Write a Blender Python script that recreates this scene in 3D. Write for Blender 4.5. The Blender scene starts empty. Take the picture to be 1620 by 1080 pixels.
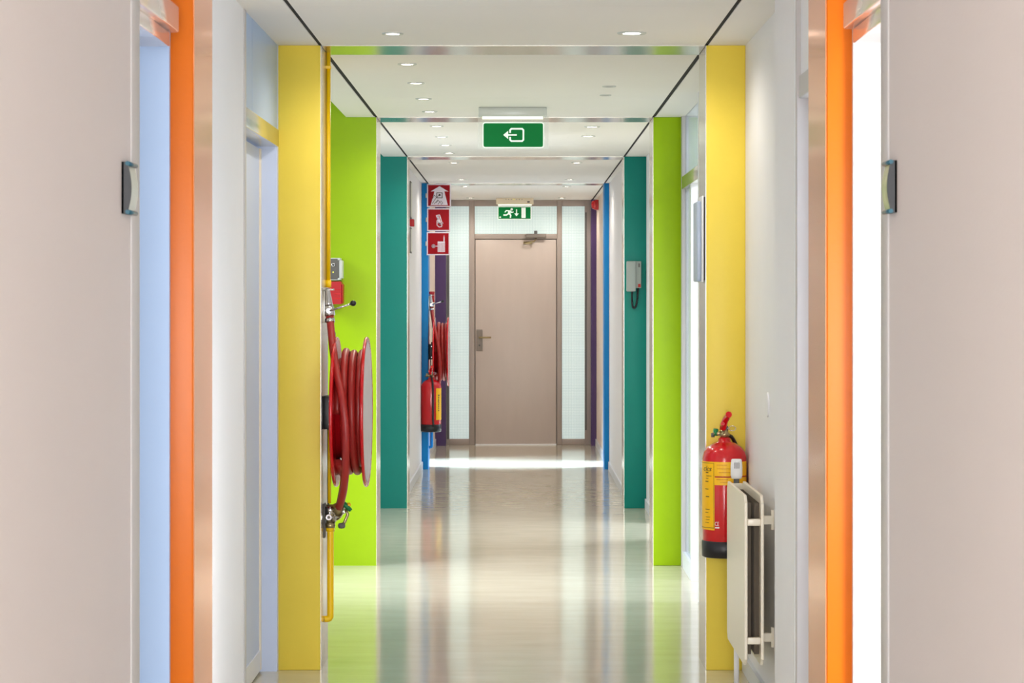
import bpy, bmesh, math, random
from mathutils import Vector, Matrix
S = bpy.context.scene
COL = S.collection
random.seed(7)

# ------------------------------------------------------------------ camera
F = 3600.0                      # focal length in pixels of the 1620 px frame
CX, CY, CZ = 820.5, 474.0, 1.494  # vanishing point of the corridor, eye height
cam_d = bpy.data.cameras.new('camera'); cam = bpy.data.objects.new('camera', cam_d); COL.objects.link(cam)
cam.location = (0, 0, CZ); cam.rotation_euler = (math.pi / 2, 0, 0)
cam_d.sensor_width = 36; cam_d.lens = 36 * F / 1620
cam_d.shift_x = -(CX - 810) / 1620; cam_d.shift_y = -(540 - CY) / 1620
cam_d.clip_end = 200
cam_d.dof.use_dof = True; cam_d.dof.focus_distance = 12.0; cam_d.dof.aperture_fstop = 18
S.camera = cam
def at(px, py, Y):              # point of the corridor seen at that pixel, at depth Y
    return Vector(((px - CX) * Y / F, Y, CZ - (py - CY) * Y / F))

# ------------------------------------------------------------------ light
S.view_settings.view_transform = 'Standard'; S.view_settings.look = 'None'
S.view_settings.gamma = 1; S.view_settings.use_curve_mapping = False
S.view_settings.exposure = 0.24
W = bpy.data.worlds.new('sky'); S.world = W; W.use_nodes = True
W.node_tree.nodes['Background'].inputs[0].default_value = (0.80, 0.89, 1.0, 1)
W.node_tree.nodes['Background'].inputs[1].default_value = 0.8
S.cycles.max_bounces = 10; S.cycles.diffuse_bounces = 6; S.cycles.glossy_bounces = 5
S.cycles.use_denoising = True
S.cycles.sample_clamp_indirect = 6

def daylight(name, loc, target, sx, sy, power, col, spread=180):
    d = bpy.data.lights.new(name, 'AREA'); d.shape = 'RECTANGLE'; d.size = sx; d.size_y = sy
    d.energy = power; d.color = col; d.spread = math.radians(spread)
    o = bpy.data.objects.new(name, d); COL.objects.link(o); o.location = loc
    o.rotation_euler = (Vector(target) - Vector(loc)).to_track_quat('-Z', 'Y').to_euler()
    return o
BLUE = (0.62, 0.80, 1.0); WHITE = (1.0, 0.97, 0.93); COOL = (0.86, 0.93, 1.0)
# added frontal fill from behind the viewer, through an unseen opening
daylight('fill_behind_viewer', (0, -1.9, 1.45), (0, 6, 1.2), 1.5, 2.2, 250, (0.96, 0.98, 1.0))
# daylight from the rooms, through the doorways
daylight('daylight_first_left', (-1.9, 4.6, 1.3), (-0.8, 5.4, 1.2), 1.2, 2.2, 3, BLUE)
daylight('daylight_first_right', (1.9, 4.6, 1.5), (0.75, 5.6, 1.1), 0.9, 2.2, 12, WHITE, 34)
daylight('daylight_green_left', (-2.1, 11.7, 1.9), (0.0, 12.1, 0.0), 1.2, 1.2, 18, COOL, 70)
daylight('fill_yellow_right', (1.75, 6.5, 1.5), (-0.9, 7.6, 1.3), 1.2, 2.0, 140, COOL)  # fill lamp added to brighten the walls before the yellow portal
daylight('daylight_green_right', (2.9, 11.2, 2.75), (0.7, 12.6, 0.8), 0.7, 0.6, 60, COOL)
daylight('daylight_teal_left', (-2.1, 15.6, 1.7), (-0.5, 15.7, 0.6), 1.2, 1.9, 4, COOL)
daylight('daylight_teal_right', (2.0, 14.7, 1.5), (0.6, 14.9, 0.9), 1.3, 2.2, 60, COOL)
daylight('daylight_last_left', (-1.8, 20.85, 1.4), (-0.6, 20.8, 0.0), 0.7, 1.0, 34, BLUE, 60)
daylight('daylight_last_right', (1.8, 20.75, 1.4), (0.6, 20.6, 0.0), 0.5, 1.0, 30, BLUE, 60)
LAMP_W = 11.0                    # each downlight

# ------------------------------------------------------------------ materials
def lin(c):
    return tuple(((v / 255) / 12.92 if v / 255 <= 0.04045 else ((v / 255 + 0.055) / 1.055) ** 2.4) for v in c)
def mat(name, rgb, rough=0.5, metal=0.0, var=0.04, scale=6.0, bump=0.0, bscale=80, emit=0.0, spec=0.5, coat=0.0, alpha=1.0, stretch=None):
    m = bpy.data.materials.new(name); m.use_nodes = True
    nt = m.node_tree; n = nt.nodes; l = nt.links; b = n['Principled BSDF']
    c = lin(rgb)
    tc = n.new('ShaderNodeTexCoord'); nz = n.new('ShaderNodeTexNoise'); nz.inputs['Scale'].default_value = scale
    nz.inputs['Detail'].default_value = 4
    if stretch:
        mp = n.new('ShaderNodeMapping'); mp.inputs['Scale'].default_value = stretch
        l.new(tc.outputs['Object'], mp.inputs[0]); l.new(mp.outputs[0], nz.inputs[0])
    else:
        l.new(tc.outputs['Object'], nz.inputs[0])
    mx = n.new('ShaderNodeMix'); mx.data_type = 'RGBA'
    mx.inputs[6].default_value = tuple(v * (1 - var) for v in c) + (1,)
    mx.inputs[7].default_value = tuple(min(1, v * (1 + var)) for v in c) + (1,)
    l.new(nz.outputs[0], mx.inputs[0]); l.new(mx.outputs[2], b.inputs['Base Color'])
    b.inputs['Roughness'].default_value = rough; b.inputs['Metallic'].default_value = metal
    b.inputs['Specular IOR Level'].default_value = spec; b.inputs['Coat Weight'].default_value = coat
    b.inputs['Alpha'].default_value = alpha
    if emit:
        b.inputs['Emission Color'].default_value = c + (1,); b.inputs['Emission Strength'].default_value = emit
    if bump:
        n2 = n.new('ShaderNodeTexNoise'); n2.inputs['Scale'].default_value = bscale
        l.new(tc.outputs['Object'], n2.inputs[0])
        bp = n.new('ShaderNodeBump'); bp.inputs['Strength'].default_value = bump; bp.inputs['Distance'].default_value = 0.01
        l.new(n2.outputs[0], bp.inputs['Height']); l.new(bp.outputs[0], b.inputs['Normal'])
    return m
M = {}
M['white'] = mat('white_wall_paint', (236, 236, 238), 0.55, var=0.02, bump=0.05, bscale=120)
M['near'] = mat('greige_wall_paint', (216, 209, 207), 0.6, var=0.025, scale=1.5, bump=0.05, bscale=120)
M['frame_grey'] = mat('grey_frame_paint', (196, 193, 192), 0.4)
M['frame_white'] = mat('white_frame_paint', (232, 234, 237), 0.35, var=0.02)
M['ceil'] = mat('ceiling_board', (238, 236, 232), 0.7, var=0.03, scale=1.2)
M['void'] = mat('dark_gap', (22, 22, 24), 0.9)
M['beige'] = mat('beige_wall_paint', (232, 214, 200), 0.55, var=0.02)
M['orange'] = mat('orange_gloss_paint', (216, 106, 6), 0.34, var=0.03, spec=0.25, bump=0.03)
M['yellow'] = mat('yellow_gloss_paint', (233, 208, 78), 0.4, var=0.03, spec=0.28, bump=0.03)
M['green'] = mat('lime_gloss_paint', (158, 196, 0), 0.4, var=0.03, spec=0.28, bump=0.03)
M['teal'] = mat('teal_gloss_paint', (0, 124, 112), 0.4, var=0.03, spec=0.28, bump=0.03)
M['blue'] = mat('blue_gloss_paint', (0, 126, 194), 0.4, var=0.03, spec=0.28, bump=0.03)
M['purple'] = mat('purple_gloss_paint', (78, 54, 102), 0.4, var=0.03, spec=0.28)
M['steel'] = mat('brushed_steel', (214, 210, 200), 0.2, 0.92, var=0.05, scale=30, stretch=(1, 1, 0.05))
M['salmon'] = mat('orange_reflection_steel', (244, 160, 108), 0.14, 0.45, var=0.04, scale=30, stretch=(1, 1, 0.05))  # reflected orange of the facing jamb put into the steel colour
M['chrome'] = mat('chrome', (215, 215, 218), 0.15, 1.0, var=0.03)
M['dull'] = mat('dull_grey_metal', (132, 122, 114), 0.5, 0.2, var=0.06)
M['rail'] = mat('satin_white_rail', (240, 226, 222), 0.14, 0.5, var=0.02)
M['reveal_b'] = mat('blue_daylight_reveal', (176, 198, 230), 0.4, var=0.02)  # blue daylight falling on the reveal is put into its colour
M['pocket'] = mat('grey_blue_plastic', (168, 182, 202), 0.3, var=0.03)
M['brass'] = mat('weathered_brass', (176, 160, 120), 0.3, 0.9, var=0.15, scale=40)
M['pale_blue'] = mat('blue_daylight_panel', (160, 190, 230), 0.3, var=0.02)  # blue of the daylight painted into the panel colour
M['lilac'] = mat('pale_daylight_panel', (196, 210, 238), 0.35, var=0.02)  # paler blue daylight painted into the door leaf and reveal
M['taupe'] = mat('taupe_frame_paint', (168, 155, 147), 0.45, var=0.03)
M['door'] = mat('scuffed_door_paint', (200, 186, 177), 0.4, var=0.06, scale=3, stretch=(3, 1, 0.6))
M['red'] = mat('red_enamel', (206, 8, 22), 0.22, var=0.05, coat=0.4)
M['hose'] = mat('red_rubber_hose', (164, 40, 36), 0.38, var=0.1, scale=14)
M['darkred'] = mat('dark_red_plastic', (178, 14, 26), 0.35, var=0.05)
M['black'] = mat('black_plastic', (26, 26, 30), 0.4, var=0.1)
M['dkgrey'] = mat('dark_grey_plastic', (98, 96, 94), 0.5, var=0.05)
M['ltgrey'] = mat('light_grey_plastic', (200, 204, 200), 0.45, var=0.04)
M['phone'] = mat('phone_grey_plastic', (152, 162, 158), 0.45, var=0.04)
M['pipe_y'] = mat('yellow_pipe_paint', (255, 206, 0), 0.3, var=0.04)
M['pipe_b'] = mat('blue_pipe_paint', (0, 130, 196), 0.3, var=0.04)
M['label_y'] = mat('yellow_label', (255, 196, 0), 0.45, var=0.02)
M['ink'] = mat('dark_ink', (52, 44, 36), 0.6)
M['ink_red'] = mat('red_ink', (180, 40, 30), 0.6)
M['print_white'] = mat('white_print', (240, 240, 240), 0.5, var=0.01)
M['sign_red'] = mat('sign_red', (152, 6, 22), 0.5, var=0.02, spec=0.15)
M['sign_white'] = mat('sign_white', (224, 216, 228), 0.4, var=0.02)
M['sign_green'] = mat('lit_sign_green', (0, 116, 54), 0.5, var=0.02, emit=0.15, spec=0.15)
M['sign_lit'] = mat('lit_sign_white', (236, 246, 238), 0.4, var=0.01, emit=0.25)
M['tube'] = mat('sign_tube_light', (240, 250, 225), 0.4, emit=0.8)
M['acrylic'] = mat('clear_acrylic', (225, 235, 232), 0.08, var=0.01, alpha=0.16)
M['housing'] = mat('translucent_housing', (216, 220, 214), 0.25, var=0.02, alpha=0.75)
M['cream'] = mat('cream_plastic', (236, 224, 200), 0.4, var=0.03)
M['rad'] = mat('radiator_enamel', (242, 234, 216), 0.3, var=0.02)
M['rad_shade'] = mat('radiator_fin_shade', (88, 76, 60), 0.6, var=0.08)  # fins darkened to stand for the shade between the panels
M['teal_plastic'] = mat('dark_teal_plastic', (10, 84, 104), 0.3, var=0.06)
M['green_plastic'] = mat('green_plastic', (24, 124, 66), 0.4, var=0.08)
M['paper'] = mat('paper_insert', (214, 216, 206), 0.5, var=0.1, scale=25)
M['lamp'] = mat('lamp_glow', (255, 240, 222), 0.4, emit=14)
M['lamp_off'] = mat('unlit_lamp', (96, 94, 92), 0.3)
M['led'] = mat('yellow_led', (250, 240, 60), 0.4, emit=1.0)
M['sticker'] = mat('silver_sticker', (196, 180, 184), 0.35, 0.2, var=0.25, scale=22, stretch=(1, 3, 0.6))
M['skirt'] = mat('skirting_paint', (214, 218, 224), 0.4, var=0.03)

def glass_pane(name, tint, see):
    m = bpy.data.materials.new(name); m.use_nodes = True; nt = m.node_tree; n = nt.nodes; l = nt.links
    b = n['Principled BSDF']; out = n['Material Output']
    tr = n.new('ShaderNodeBsdfTransparent'); tr.inputs[0].default_value = (0.95, 0.98, 1, 1)
    mx = n.new('ShaderNodeMixShader'); nz = n.new('ShaderNodeTexNoise'); nz.inputs['Scale'].default_value = 3
    mr = n.new('ShaderNodeMapRange'); mr.inputs[3].default_value = see - 0.04; mr.inputs[4].default_value = see + 0.04
    l.new(nz.outputs[0], mr.inputs[0]); l.new(mr.outputs[0], mx.inputs[0])
    b.inputs['Base Color'].default_value = lin(tint) + (1,); b.inputs['Roughness'].default_value = 0.08
    l.new(b.outputs[0], mx.inputs[1]); l.new(tr.outputs[0], mx.inputs[2]); l.new(mx.outputs[0], out.inputs[0])
    return m
M['pane'] = glass_pane('daylit_pane', (220, 228, 240), 0.5)

def wired_glass():
    m = bpy.data.materials.new('wired_frosted_glass'); m.use_nodes = True; nt = m.node_tree; n = nt.nodes; l = nt.links
    b = n['Principled BSDF']; tc = n.new('ShaderNodeTexCoord')
    sx = n.new('ShaderNodeSeparateXYZ'); l.new(tc.outputs['Object'], sx.inputs[0])
    outs = []
    for ax in ('X', 'Z'):
        mu = n.new('ShaderNodeMath'); mu.operation = 'MULTIPLY'; mu.inputs[1].default_value = 62
        l.new(sx.outputs[ax], mu.inputs[0])
        fr = n.new('ShaderNodeMath'); fr.operation = 'FRACT'; l.new(mu.outputs[0], fr.inputs[0])
        gt = n.new('ShaderNodeMath'); gt.operation = 'GREATER_THAN'; gt.inputs[1].default_value = 0.72
        l.new(fr.outputs[0], gt.inputs[0]); outs.append(gt)
    mxm = n.new('ShaderNodeMath'); mxm.operation = 'MAXIMUM'
    l.new(outs[0].outputs[0], mxm.inputs[0]); l.new(outs[1].outputs[0], mxm.inputs[1])
    mx = n.new('ShaderNodeMix'); mx.data_type = 'RGBA'
    mx.inputs[6].default_value = lin((208, 224, 222)) + (1,); mx.inputs[7].default_value = lin((184, 204, 204)) + (1,)
    l.new(mxm.outputs[0], mx.inputs[0]); l.new(mx.outputs[2], b.inputs['Base Color'])
    l.new(mx.outputs[2], b.inputs['Emission Color']); b.inputs['Emission Strength'].default_value = 0.35  # glow stands in for daylight behind the panes
    b.inputs['Roughness'].default_value = 0.25
    return m
M['wired'] = wired_glass()

def floor_mat():
    m = bpy.data.materials.new('polished_linoleum'); m.use_nodes = True; nt = m.node_tree; n = nt.nodes; l = nt.links
    b = n['Principled BSDF']; tc = n.new('ShaderNodeTexCoord')
    mp = n.new('ShaderNodeMapping'); mp.inputs['Scale'].default_value = (1.2, 4.0, 1)
    l.new(tc.outputs['Object'], mp.inputs[0])
    nz = n.new('ShaderNodeTexNoise'); nz.inputs['Scale'].default_value = 2.2; nz.inputs['Detail'].default_value = 7
    l.new(mp.outputs[0], nz.inputs[0])
    mx = n.new('ShaderNodeMix'); mx.data_type = 'RGBA'
    mx.inputs[6].default_value = lin((190, 182, 160)) + (1,); mx.inputs[7].default_value = lin((212, 206, 186)) + (1,)
    l.new(nz.outputs[0], mx.inputs[0]); l.new(mx.outputs[2], b.inputs['Base Color'])
    n2 = n.new('ShaderNodeTexNoise'); n2.inputs['Scale'].default_value = 5; n2.inputs['Detail'].default_value = 8
    l.new(mp.outputs[0], n2.inputs[0])
    mr = n.new('ShaderNodeMapRange'); mr.inputs[1].default_value = 0.3; mr.inputs[2].default_value = 0.75
    mr.inputs[3].default_value = 0.07; mr.inputs[4].default_value = 0.15
    l.new(n2.outputs[0], mr.inputs[0]); l.new(mr.outputs[0], b.inputs['Roughness']); b.inputs['Specular IOR Level'].default_value = 0.8
    n3 = n.new('ShaderNodeTexNoise'); n3.inputs['Scale'].default_value = 14; n3.inputs['Detail'].default_value = 5
    l.new(tc.outputs['Object'], n3.inputs[0])
    bp = n.new('ShaderNodeBump'); bp.inputs['Strength'].default_value = 0.03; bp.inputs['Distance'].default_value = 0.004
    l.new(n3.outputs[0], bp.inputs['Height']); l.new(bp.outputs[0], b.inputs['Normal'])
    return m
M['floor'] = floor_mat()

# ------------------------------------------------------------------ mesh helpers
class MB:
    def __init__(s): s.bm = bmesh.new(); s.mats = []
    def mi(s, m):
        m = M[m]
        if m not in s.mats: s.mats.append(m)
        return s.mats.index(m)
    def box(s, x0, x1, y0, y1, z0, z1, m, bev=0.0, seg=2):
        t = bmesh.new(); bmesh.ops.create_cube(t, size=1)
        for v in t.verts:
            v.co = Vector(((x0 + x1) / 2 + v.co.x * (x1 - x0), (y0 + y1) / 2 + v.co.y * (y1 - y0), (z0 + z1) / 2 + v.co.z * (z1 - z0)))
        if bev: bmesh.ops.bevel(t, geom=t.edges[:], offset=bev, segments=seg, affect='EDGES', profile=0.5)
        s.merge(t, m, bev > 0); return s
    def merge(s, t, m, smooth=False):
        i = s.mi(m); mp = {}
        for v in t.verts: mp[v] = s.bm.verts.new(v.co)
        for f in t.faces:
            try:
                g = s.bm.faces.new([mp[v] for v in f.verts]); g.material_index = i; g.smooth = smooth
            except ValueError: pass
        t.free()
    def tube(s, pts, r, m, seg=14, closed=False, caps=True):
        pts = [Vector(p) for p in pts]; n = len(pts); i = s.mi(m); rings = []
        rr = r if isinstance(r, (list, tuple)) else [r] * n
        up = None
        for k in range(n):
            if closed: d = pts[(k + 1) % n] - pts[k - 1]
            else: d = pts[min(k + 1, n - 1)] - pts[max(k - 1, 0)]
            d.normalize()
            if up is None:
                up = Vector((0, 0, 1)) if abs(d.z) < 0.9 else Vector((1, 0, 0))
            a = d.cross(up)
            if a.length < 1e-4: a = d.orthogonal()
            a.normalize(); b = a.cross(d).normalized(); up = b
            rings.append([s.bm.verts.new(pts[k] + (a * math.cos(t) + b * math.sin(t)) * rr[k]) for t in [2 * math.pi * q / seg for q in range(seg)]])
        for k in range(n if closed else n - 1):
            A, B = rings[k], rings[(k + 1) % n]
            for q in range(seg):
                f = s.bm.faces.new((A[q], A[(q + 1) % seg], B[(q + 1) % seg], B[q])); f.material_index = i; f.smooth = True
        if caps and not closed:
            for R in (rings[0], rings[-1]):
                f = s.bm.faces.new(R); f.material_index = i
        return s
    def cyl(s, p0, p1, r, m, r2=None, seg=20): return s.tube([p0, p1], [r, r if r2 is None else r2], m, seg)
    def lathe(s, prof, o, axis, m, seg=40, a0=0.0, a1=2 * math.pi):
        # prof: (radius, height along axis); angle measured from the first perpendicular
        o = Vector(o); i = s.mi(m)
        ax = {'X': Vector((1, 0, 0)), 'Y': Vector((0, 1, 0)), 'Z': Vector((0, 0, 1))}[axis]
        e1 = {'X': Vector((0, 1, 0)), 'Y': Vector((1, 0, 0)), 'Z': Vector((1, 0, 0))}[axis]
        e2 = {'X': Vector((0, 0, 1)), 'Y': Vector((0, 0, 1)), 'Z': Vector((0, 1, 0))}[axis]
        full = abs(a1 - a0 - 2 * math.pi) < 1e-6; ns = seg if full else seg + 1; rings = []
        for (r, h) in prof:
            rings.append([s.bm.verts.new(o + ax * h + (e1 * math.cos(a0 + (a1 - a0) * q / seg) + e2 * math.sin(a0 + (a1 - a0) * q / seg)) * max(r, 1e-5)) for q in range(ns)])
        for k in range(len(prof) - 1):
            for q in range(seg):
                f = s.bm.faces.new((rings[k][q], rings[k][(q + 1) % ns], rings[k + 1][(q + 1) % ns], rings[k + 1][q]))
                f.material_index = i; f.smooth = True
        return s
    def prism(s, poly, y0, y1, m, plane='XZ'):
        i = s.mi(m)
        def P(u, v, w):
            return Vector((u, w, v)) if plane == 'XZ' else (Vector((w, u, v)) if plane == 'YZ' else Vector((u, v, w)))
        A = [s.bm.verts.new(P(u, v, y0)) for u, v in poly]; B = [s.bm.verts.new(P(u, v, y1)) for u, v in poly]
        n = len(poly)
        for q in range(n):
            f = s.bm.faces.new((A[q], A[(q + 1) % n], B[(q + 1) % n], B[q])); f.material_index = i
        f = s.bm.faces.new(A); f.material_index = i
        f = s.bm.faces.new(B[::-1]); f.material_index = i
        return s
    def stroke(s, pts, w, y0, y1, m, closed=False):
        # flat drawn line in the XZ plane
        pts = [Vector(p) for p in pts]
        segs = list(zip(pts[:-1], pts[1:])) + ([(pts[-1], pts[0])] if closed else [])
        for a, b in segs:
            d = (b - a)
            if d.length < 1e-6: continue
            d.normalize(); nn = Vector((-d.y, d.x)) * w / 2; e = d * w / 2 * 0.6
            s.prism([tuple(a - e + nn), tuple(a - e - nn), tuple(b + e - nn), tuple(b + e + nn)], y0, y1, m)
        return s
    def disc(s, c, r, y0, y1, m, seg=24):
        return s.prism([(c[0] + r * math.cos(2 * math.pi * k / seg), c[1] + r * math.sin(2 * math.pi * k / seg)) for k in range(seg)], y0, y1, m)
    def wrap(s, polys, o, R, m, th=0.0006):
        # polygons given as (angle, z) laid on a vertical cylinder; angle 0 faces the viewer, + to the right
        i = s.mi(m)
        for poly in polys:
            vs = [s.bm.verts.new((o[0] + (R + th) * math.sin(a), o[1] - (R + th) * math.cos(a), z)) for a, z in poly]
            f = s.bm.faces.new(vs); f.material_index = i
        return s
    def build(s, name, root=None, loc=None):
        off = Vector(root.location) if root is not None else Vector(loc or (0, 0, 0))
        if root is not None and root.parent is not None: off = off + Vector(root.parent.location)
        for v in s.bm.verts: v.co -= off
        bmesh.ops.recalc_face_normals(s.bm, faces=s.bm.faces[:])
        me = bpy.data.meshes.new(name); s.bm.to_mesh(me); s.bm.free()
        for m in s.mats: me.materials.append(m)
        o = bpy.data.objects.new(name, me); COL.objects.link(o)
        if root is not None: o.parent = root
        else: o.location = off
        return o
def rrect(x0, x1, z0, z1, r, k=5):
    p = []
    for cx, cz, a in ((x1 - r, z1 - r, 0), (x0 + r, z1 - r, 90), (x0 + r, z0 + r, 180), (x1 - r, z0 + r, 270)):
        for q in range(k + 1):
            t = math.radians(a + 90 * q / k); p.append((cx + r * math.cos(t), cz + r * math.sin(t)))
    return p
def text_polys(txt, size):
    cu = bpy.data.curves.new('lettering', 'FONT'); cu.body = txt; cu.size = size; cu.resolution_u = 2
    o = bpy.data.objects.new('lettering', cu); COL.objects.link(o)
    dg = bpy.context.evaluated_depsgraph_get(); dg.update()
    me = bpy.data.meshes.new_from_object(o.evaluated_get(dg))
    res = [[(me.vertices[v].co.x, me.vertices[v].co.y) for v in p.vertices] for p in me.polygons]
    bpy.data.objects.remove(o); bpy.data.curves.remove(cu); bpy.data.meshes.remove(me)
    return res
def tag(o, label, cat=None, group=None, kind=None):
    o['label'] = label
    if cat: o['category'] = cat
    if group: o['group'] = group
    if kind: o['kind'] = kind
    return o
def thing(name, label, cat, loc, group=None):
    o = bpy.data.objects.new(name, None); COL.objects.link(o); o.empty_display_size = 0.1
    o.location = loc
    return tag(o, label, cat, group)
def struct(o, label, cat): return tag(o, label, cat, None, 'structure')
def copy_tree(o, parent=None):
    c = o.copy(); COL.objects.link(c)
    if parent is not None: c.parent = parent
    for ch in list(o.children): copy_tree(ch, c)
    return c

# ------------------------------------------------------------------ the setting
H = 2.52
JL, JR = -0.797, 0.754          # inner faces of the portals
PD = 0.33                       # depth of a portal
PY = {'orange': 5.59, 'yellow': 9.18, 'green': 12.79, 'teal': 16.31, 'blue': 20.03, 'purple': 23.30}
END = 23.44
b = MB(); b.box(-3.2, 3.2, -3.0, 24.2, -0.12, 0, 'floor')
struct(b.build('floor'), 'glossy pale beige corridor floor reflecting the coloured portals', 'floor')

# ceiling: middle boards, side strips, dark slots between them
b = MB()
edges = [-1.6, PY['orange'], PY['yellow'], PY['green'], PY['teal'], PY['blue'], END + 0.2]
for k in range(len(edges) - 1):
    y0 = edges[k] + (PD if k else 0); y1 = edges[k + 1]
    sl = 0.020 if k == 2 else 0.016
    ym = y0 + (y1 - y0) * 0.62
    al = {2: 10.2, 3: 15.0}.get(k)                                    # a taller alcove on the left from here to the next portal
    for a, c in ((y0, ym - 0.0015), (ym + 0.0015, y1)):
        b.box(JL + 0.004, JR - 0.004, a, c, H, H + 0.03, 'ceil')
    b.box(-1.35, JL + 0.004 - sl, y0, al or y1, H, H + 0.03, 'ceil')
    if al:
        b.box(-0.97, JL + 0.004 - sl, al, y1, H, H + 0.03, 'ceil'); b.box(-0.97, -0.955, al, y1, H + 0.03, H + 0.26, 'ceil')
        b.box(-1.95, -0.955, al - 0.1, y1 + 0.14, H + 0.23, H + 0.26, 'ceil')
    b.box(JR - 0.004 + sl, 1.35, y0, y1, H, H + 0.03, 'ceil')
for py in list(PY.values())[:5]:                                      # boards over the column heads
    b.box(-0.965, JL - 0.012, py, py + PD, H, H + 0.03, 'ceil'); b.box(JR + 0.012, 1.35, py, py + PD, H, H + 0.03, 'ceil')
for sx in (JL + 0.004 - 0.02, JR - 0.004): b.box(sx, sx + 0.02, -1.6, END + 0.2, H + 0.004, H + 0.04, 'void')  # dark filler in place of the shade inside the open slots
b.box(-0.954, 1.35, -1.6, END + 0.2, H + 0.05, H + 0.1, 'void')
for a, c in ((-1.6, 10.1), (12.9, 14.9), (16.4, END + 0.2)): b.box(-1.35, -0.955, a, c, H + 0.05, H + 0.1, 'void')
struct(b.build('ceiling'), 'white boarded ceiling with dark slots along both sides', 'ceiling')

# left wall, stretch by stretch
def wall(name, label, *boxes):
    q = MB()
    for bx in boxes: q.box(*bx)
    x0, y0 = boxes[0][0], boxes[0][2]
    struct(q.build(name, loc=(x0, y0, 0)), label, 'wall')
wall('wall_left', 'greige wall nearest the viewer on the left, with a small name plate', (-1.05, -0.80, -1.6, 4.69, 0, H, 'near'))
wall('wall_left', 'white wall over the near left doorway', (-1.05, -0.83, 4.69, 5.42, 2.19, H, 'white'))
wall('wall_left', 'white left wall between the orange portal and the door tinted with blue daylight', (-1.10, -0.97, 5.59, 8.02, 0, H, 'white'))
wall('wall_left', 'white left wall hidden behind the yellow portal', (-1.10, -0.97, 9.18, 10.2, 0, H, 'white'), (-1.95, -1.10, 10.08, 10.2, 0, H + 0.24, 'white'))
wall('wall_left', 'white sill and lintel of the alcove window before the green portal', (-1.95, -1.85, 10.2, 12.92, 0, 0.25, 'white'), (-1.95, -1.85, 10.2, 12.92, 2.62, H + 0.24, 'white'))
wall('wall_left', 'white left wall hidden behind the green portal', (-1.10, -0.97, 12.93, 15.0, 0, H, 'white'), (-1.95, -1.10, 14.88, 15.0, 0, H + 0.24, 'white'))
wall('wall_left', 'white sill and lintel of the alcove window before the teal portal', (-1.95, -1.85, 15.0, 16.44, 0, 0.25, 'white'), (-1.95, -1.85, 15.0, 16.44, 2.62, H + 0.24, 'white'))
wall('wall_left', 'white left wall with notices between the teal and blue portals', (-1.10, -0.854, 16.33, 20.03, 0, H, 'white'))
wall('wall_left', 'beige left wall hidden behind the blue portal', (-1.10, -0.856, 20.03, 20.36, 0, H, 'beige'), (-1.10, -0.856, 20.36, 21.4, 2.11, H, 'beige'))
wall('wall_left', 'beige left wall just before the end screen', (-1.10, -0.856, 21.4, END + 0.2, 0, H, 'beige'))
wall('wall_right', 'greige wall nearest the viewer on the right, with a small name plate', (0.754, 1.0, -1.6, 4.63, 0, H, 'near'))
wall('wall_right', 'white wall over the near right doorway', (0.784, 1.0, 4.63, 5.36, 2.19, H, 'white'))
wall('wall_right', 'narrow white wall return between the right door and the radiator', (0.86, 1.05, 7.08, 7.64, 0, H, 'white'))
wall('wall_right', 'white right wall behind the radiator', (0.915, 1.05, 7.64, 9.19, 0, H, 'white'))
wall('wall_right', 'white right wall just behind the yellow portal', (0.915, 1.05, 9.19, 11.1, 0, H, 'white'))
wall('wall_right', 'white right wall just behind the green portal', (0.915, 1.05, 12.79, 14.2, 0, H, 'white'), (0.915, 1.05, 14.2, 15.2, 2.11, H, 'white'))
wall('wall_right', 'white right wall just before the teal portal', (0.915, 1.05, 15.2, 16.33, 0, H, 'white'))
wall('wall_right', 'white right wall between the teal and blue portals', (0.80, 1.05, 16.33, 20.03, 0, H, 'white'))
wall('wall_right', 'beige right wall hidden behind the blue portal', (0.797, 1.05, 20.03, 20.36, 0, H, 'beige'), (0.797, 1.05, 20.36, 21.1, 2.11, H, 'beige'))
wall('wall_right', 'beige right wall just before the end screen', (0.797, 1.05, 21.1, END + 0.2, 0, H, 'beige'))
b = MB()                                                              # unseen wall behind the viewer, its opening added for the fill light
b.box(-1.05, 1.0, -1.72, -1.6, 0, 0.3, 'near'); b.box(-1.05, -0.78, -1.72, -1.6, 0.3, H, 'near')
b.box(0.74, 1.0, -1.72, -1.6, 0.3, H, 'near'); b.box(-0.78, 0.74, -1.72, -1.6, 2.45, H + 0.05, 'near')
struct(b.build('wall_back'), 'greige wall behind the viewer around a tall opening added for light', 'wall')
# end wall above / behind the screen
b = MB(); b.box(-1.1, 1.05, END + 0.09, END + 0.2, 0, H + 0.05, 'taupe')
struct(b.build('wall_end'), 'wall behind the taupe glazed end screen', 'wall')
# skirtings
b = MB()
for x0, x1, y0, y1 in ((-0.97, -0.955, 5.93, 8.02), (-0.854, -0.842, 16.66, 20.02), (-0.856, -0.844, 21.4, 23.29)):
    b.box(x0, x1, y0, y1, 0, 0.07, 'skirt')
struct(b.build('baseboard_left'), 'low pale skirting along the left wall', 'skirting')
b = MB()
for x0, x1, y0, y1 in ((0.900, 0.915, 7.64, 9.17), (0.903, 0.915, 9.52, 11.1), (0.788, 0.80, 16.66, 20.02), (0.785, 0.797, 21.1, 23.29), (0.903, 0.915, 15.2, 16.3)):
    b.box(x0, x1, y0, y1, 0, 0.07, 'skirt')
struct(b.build('baseboard_right'), 'low pale skirting along the right wall', 'skirting')

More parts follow.
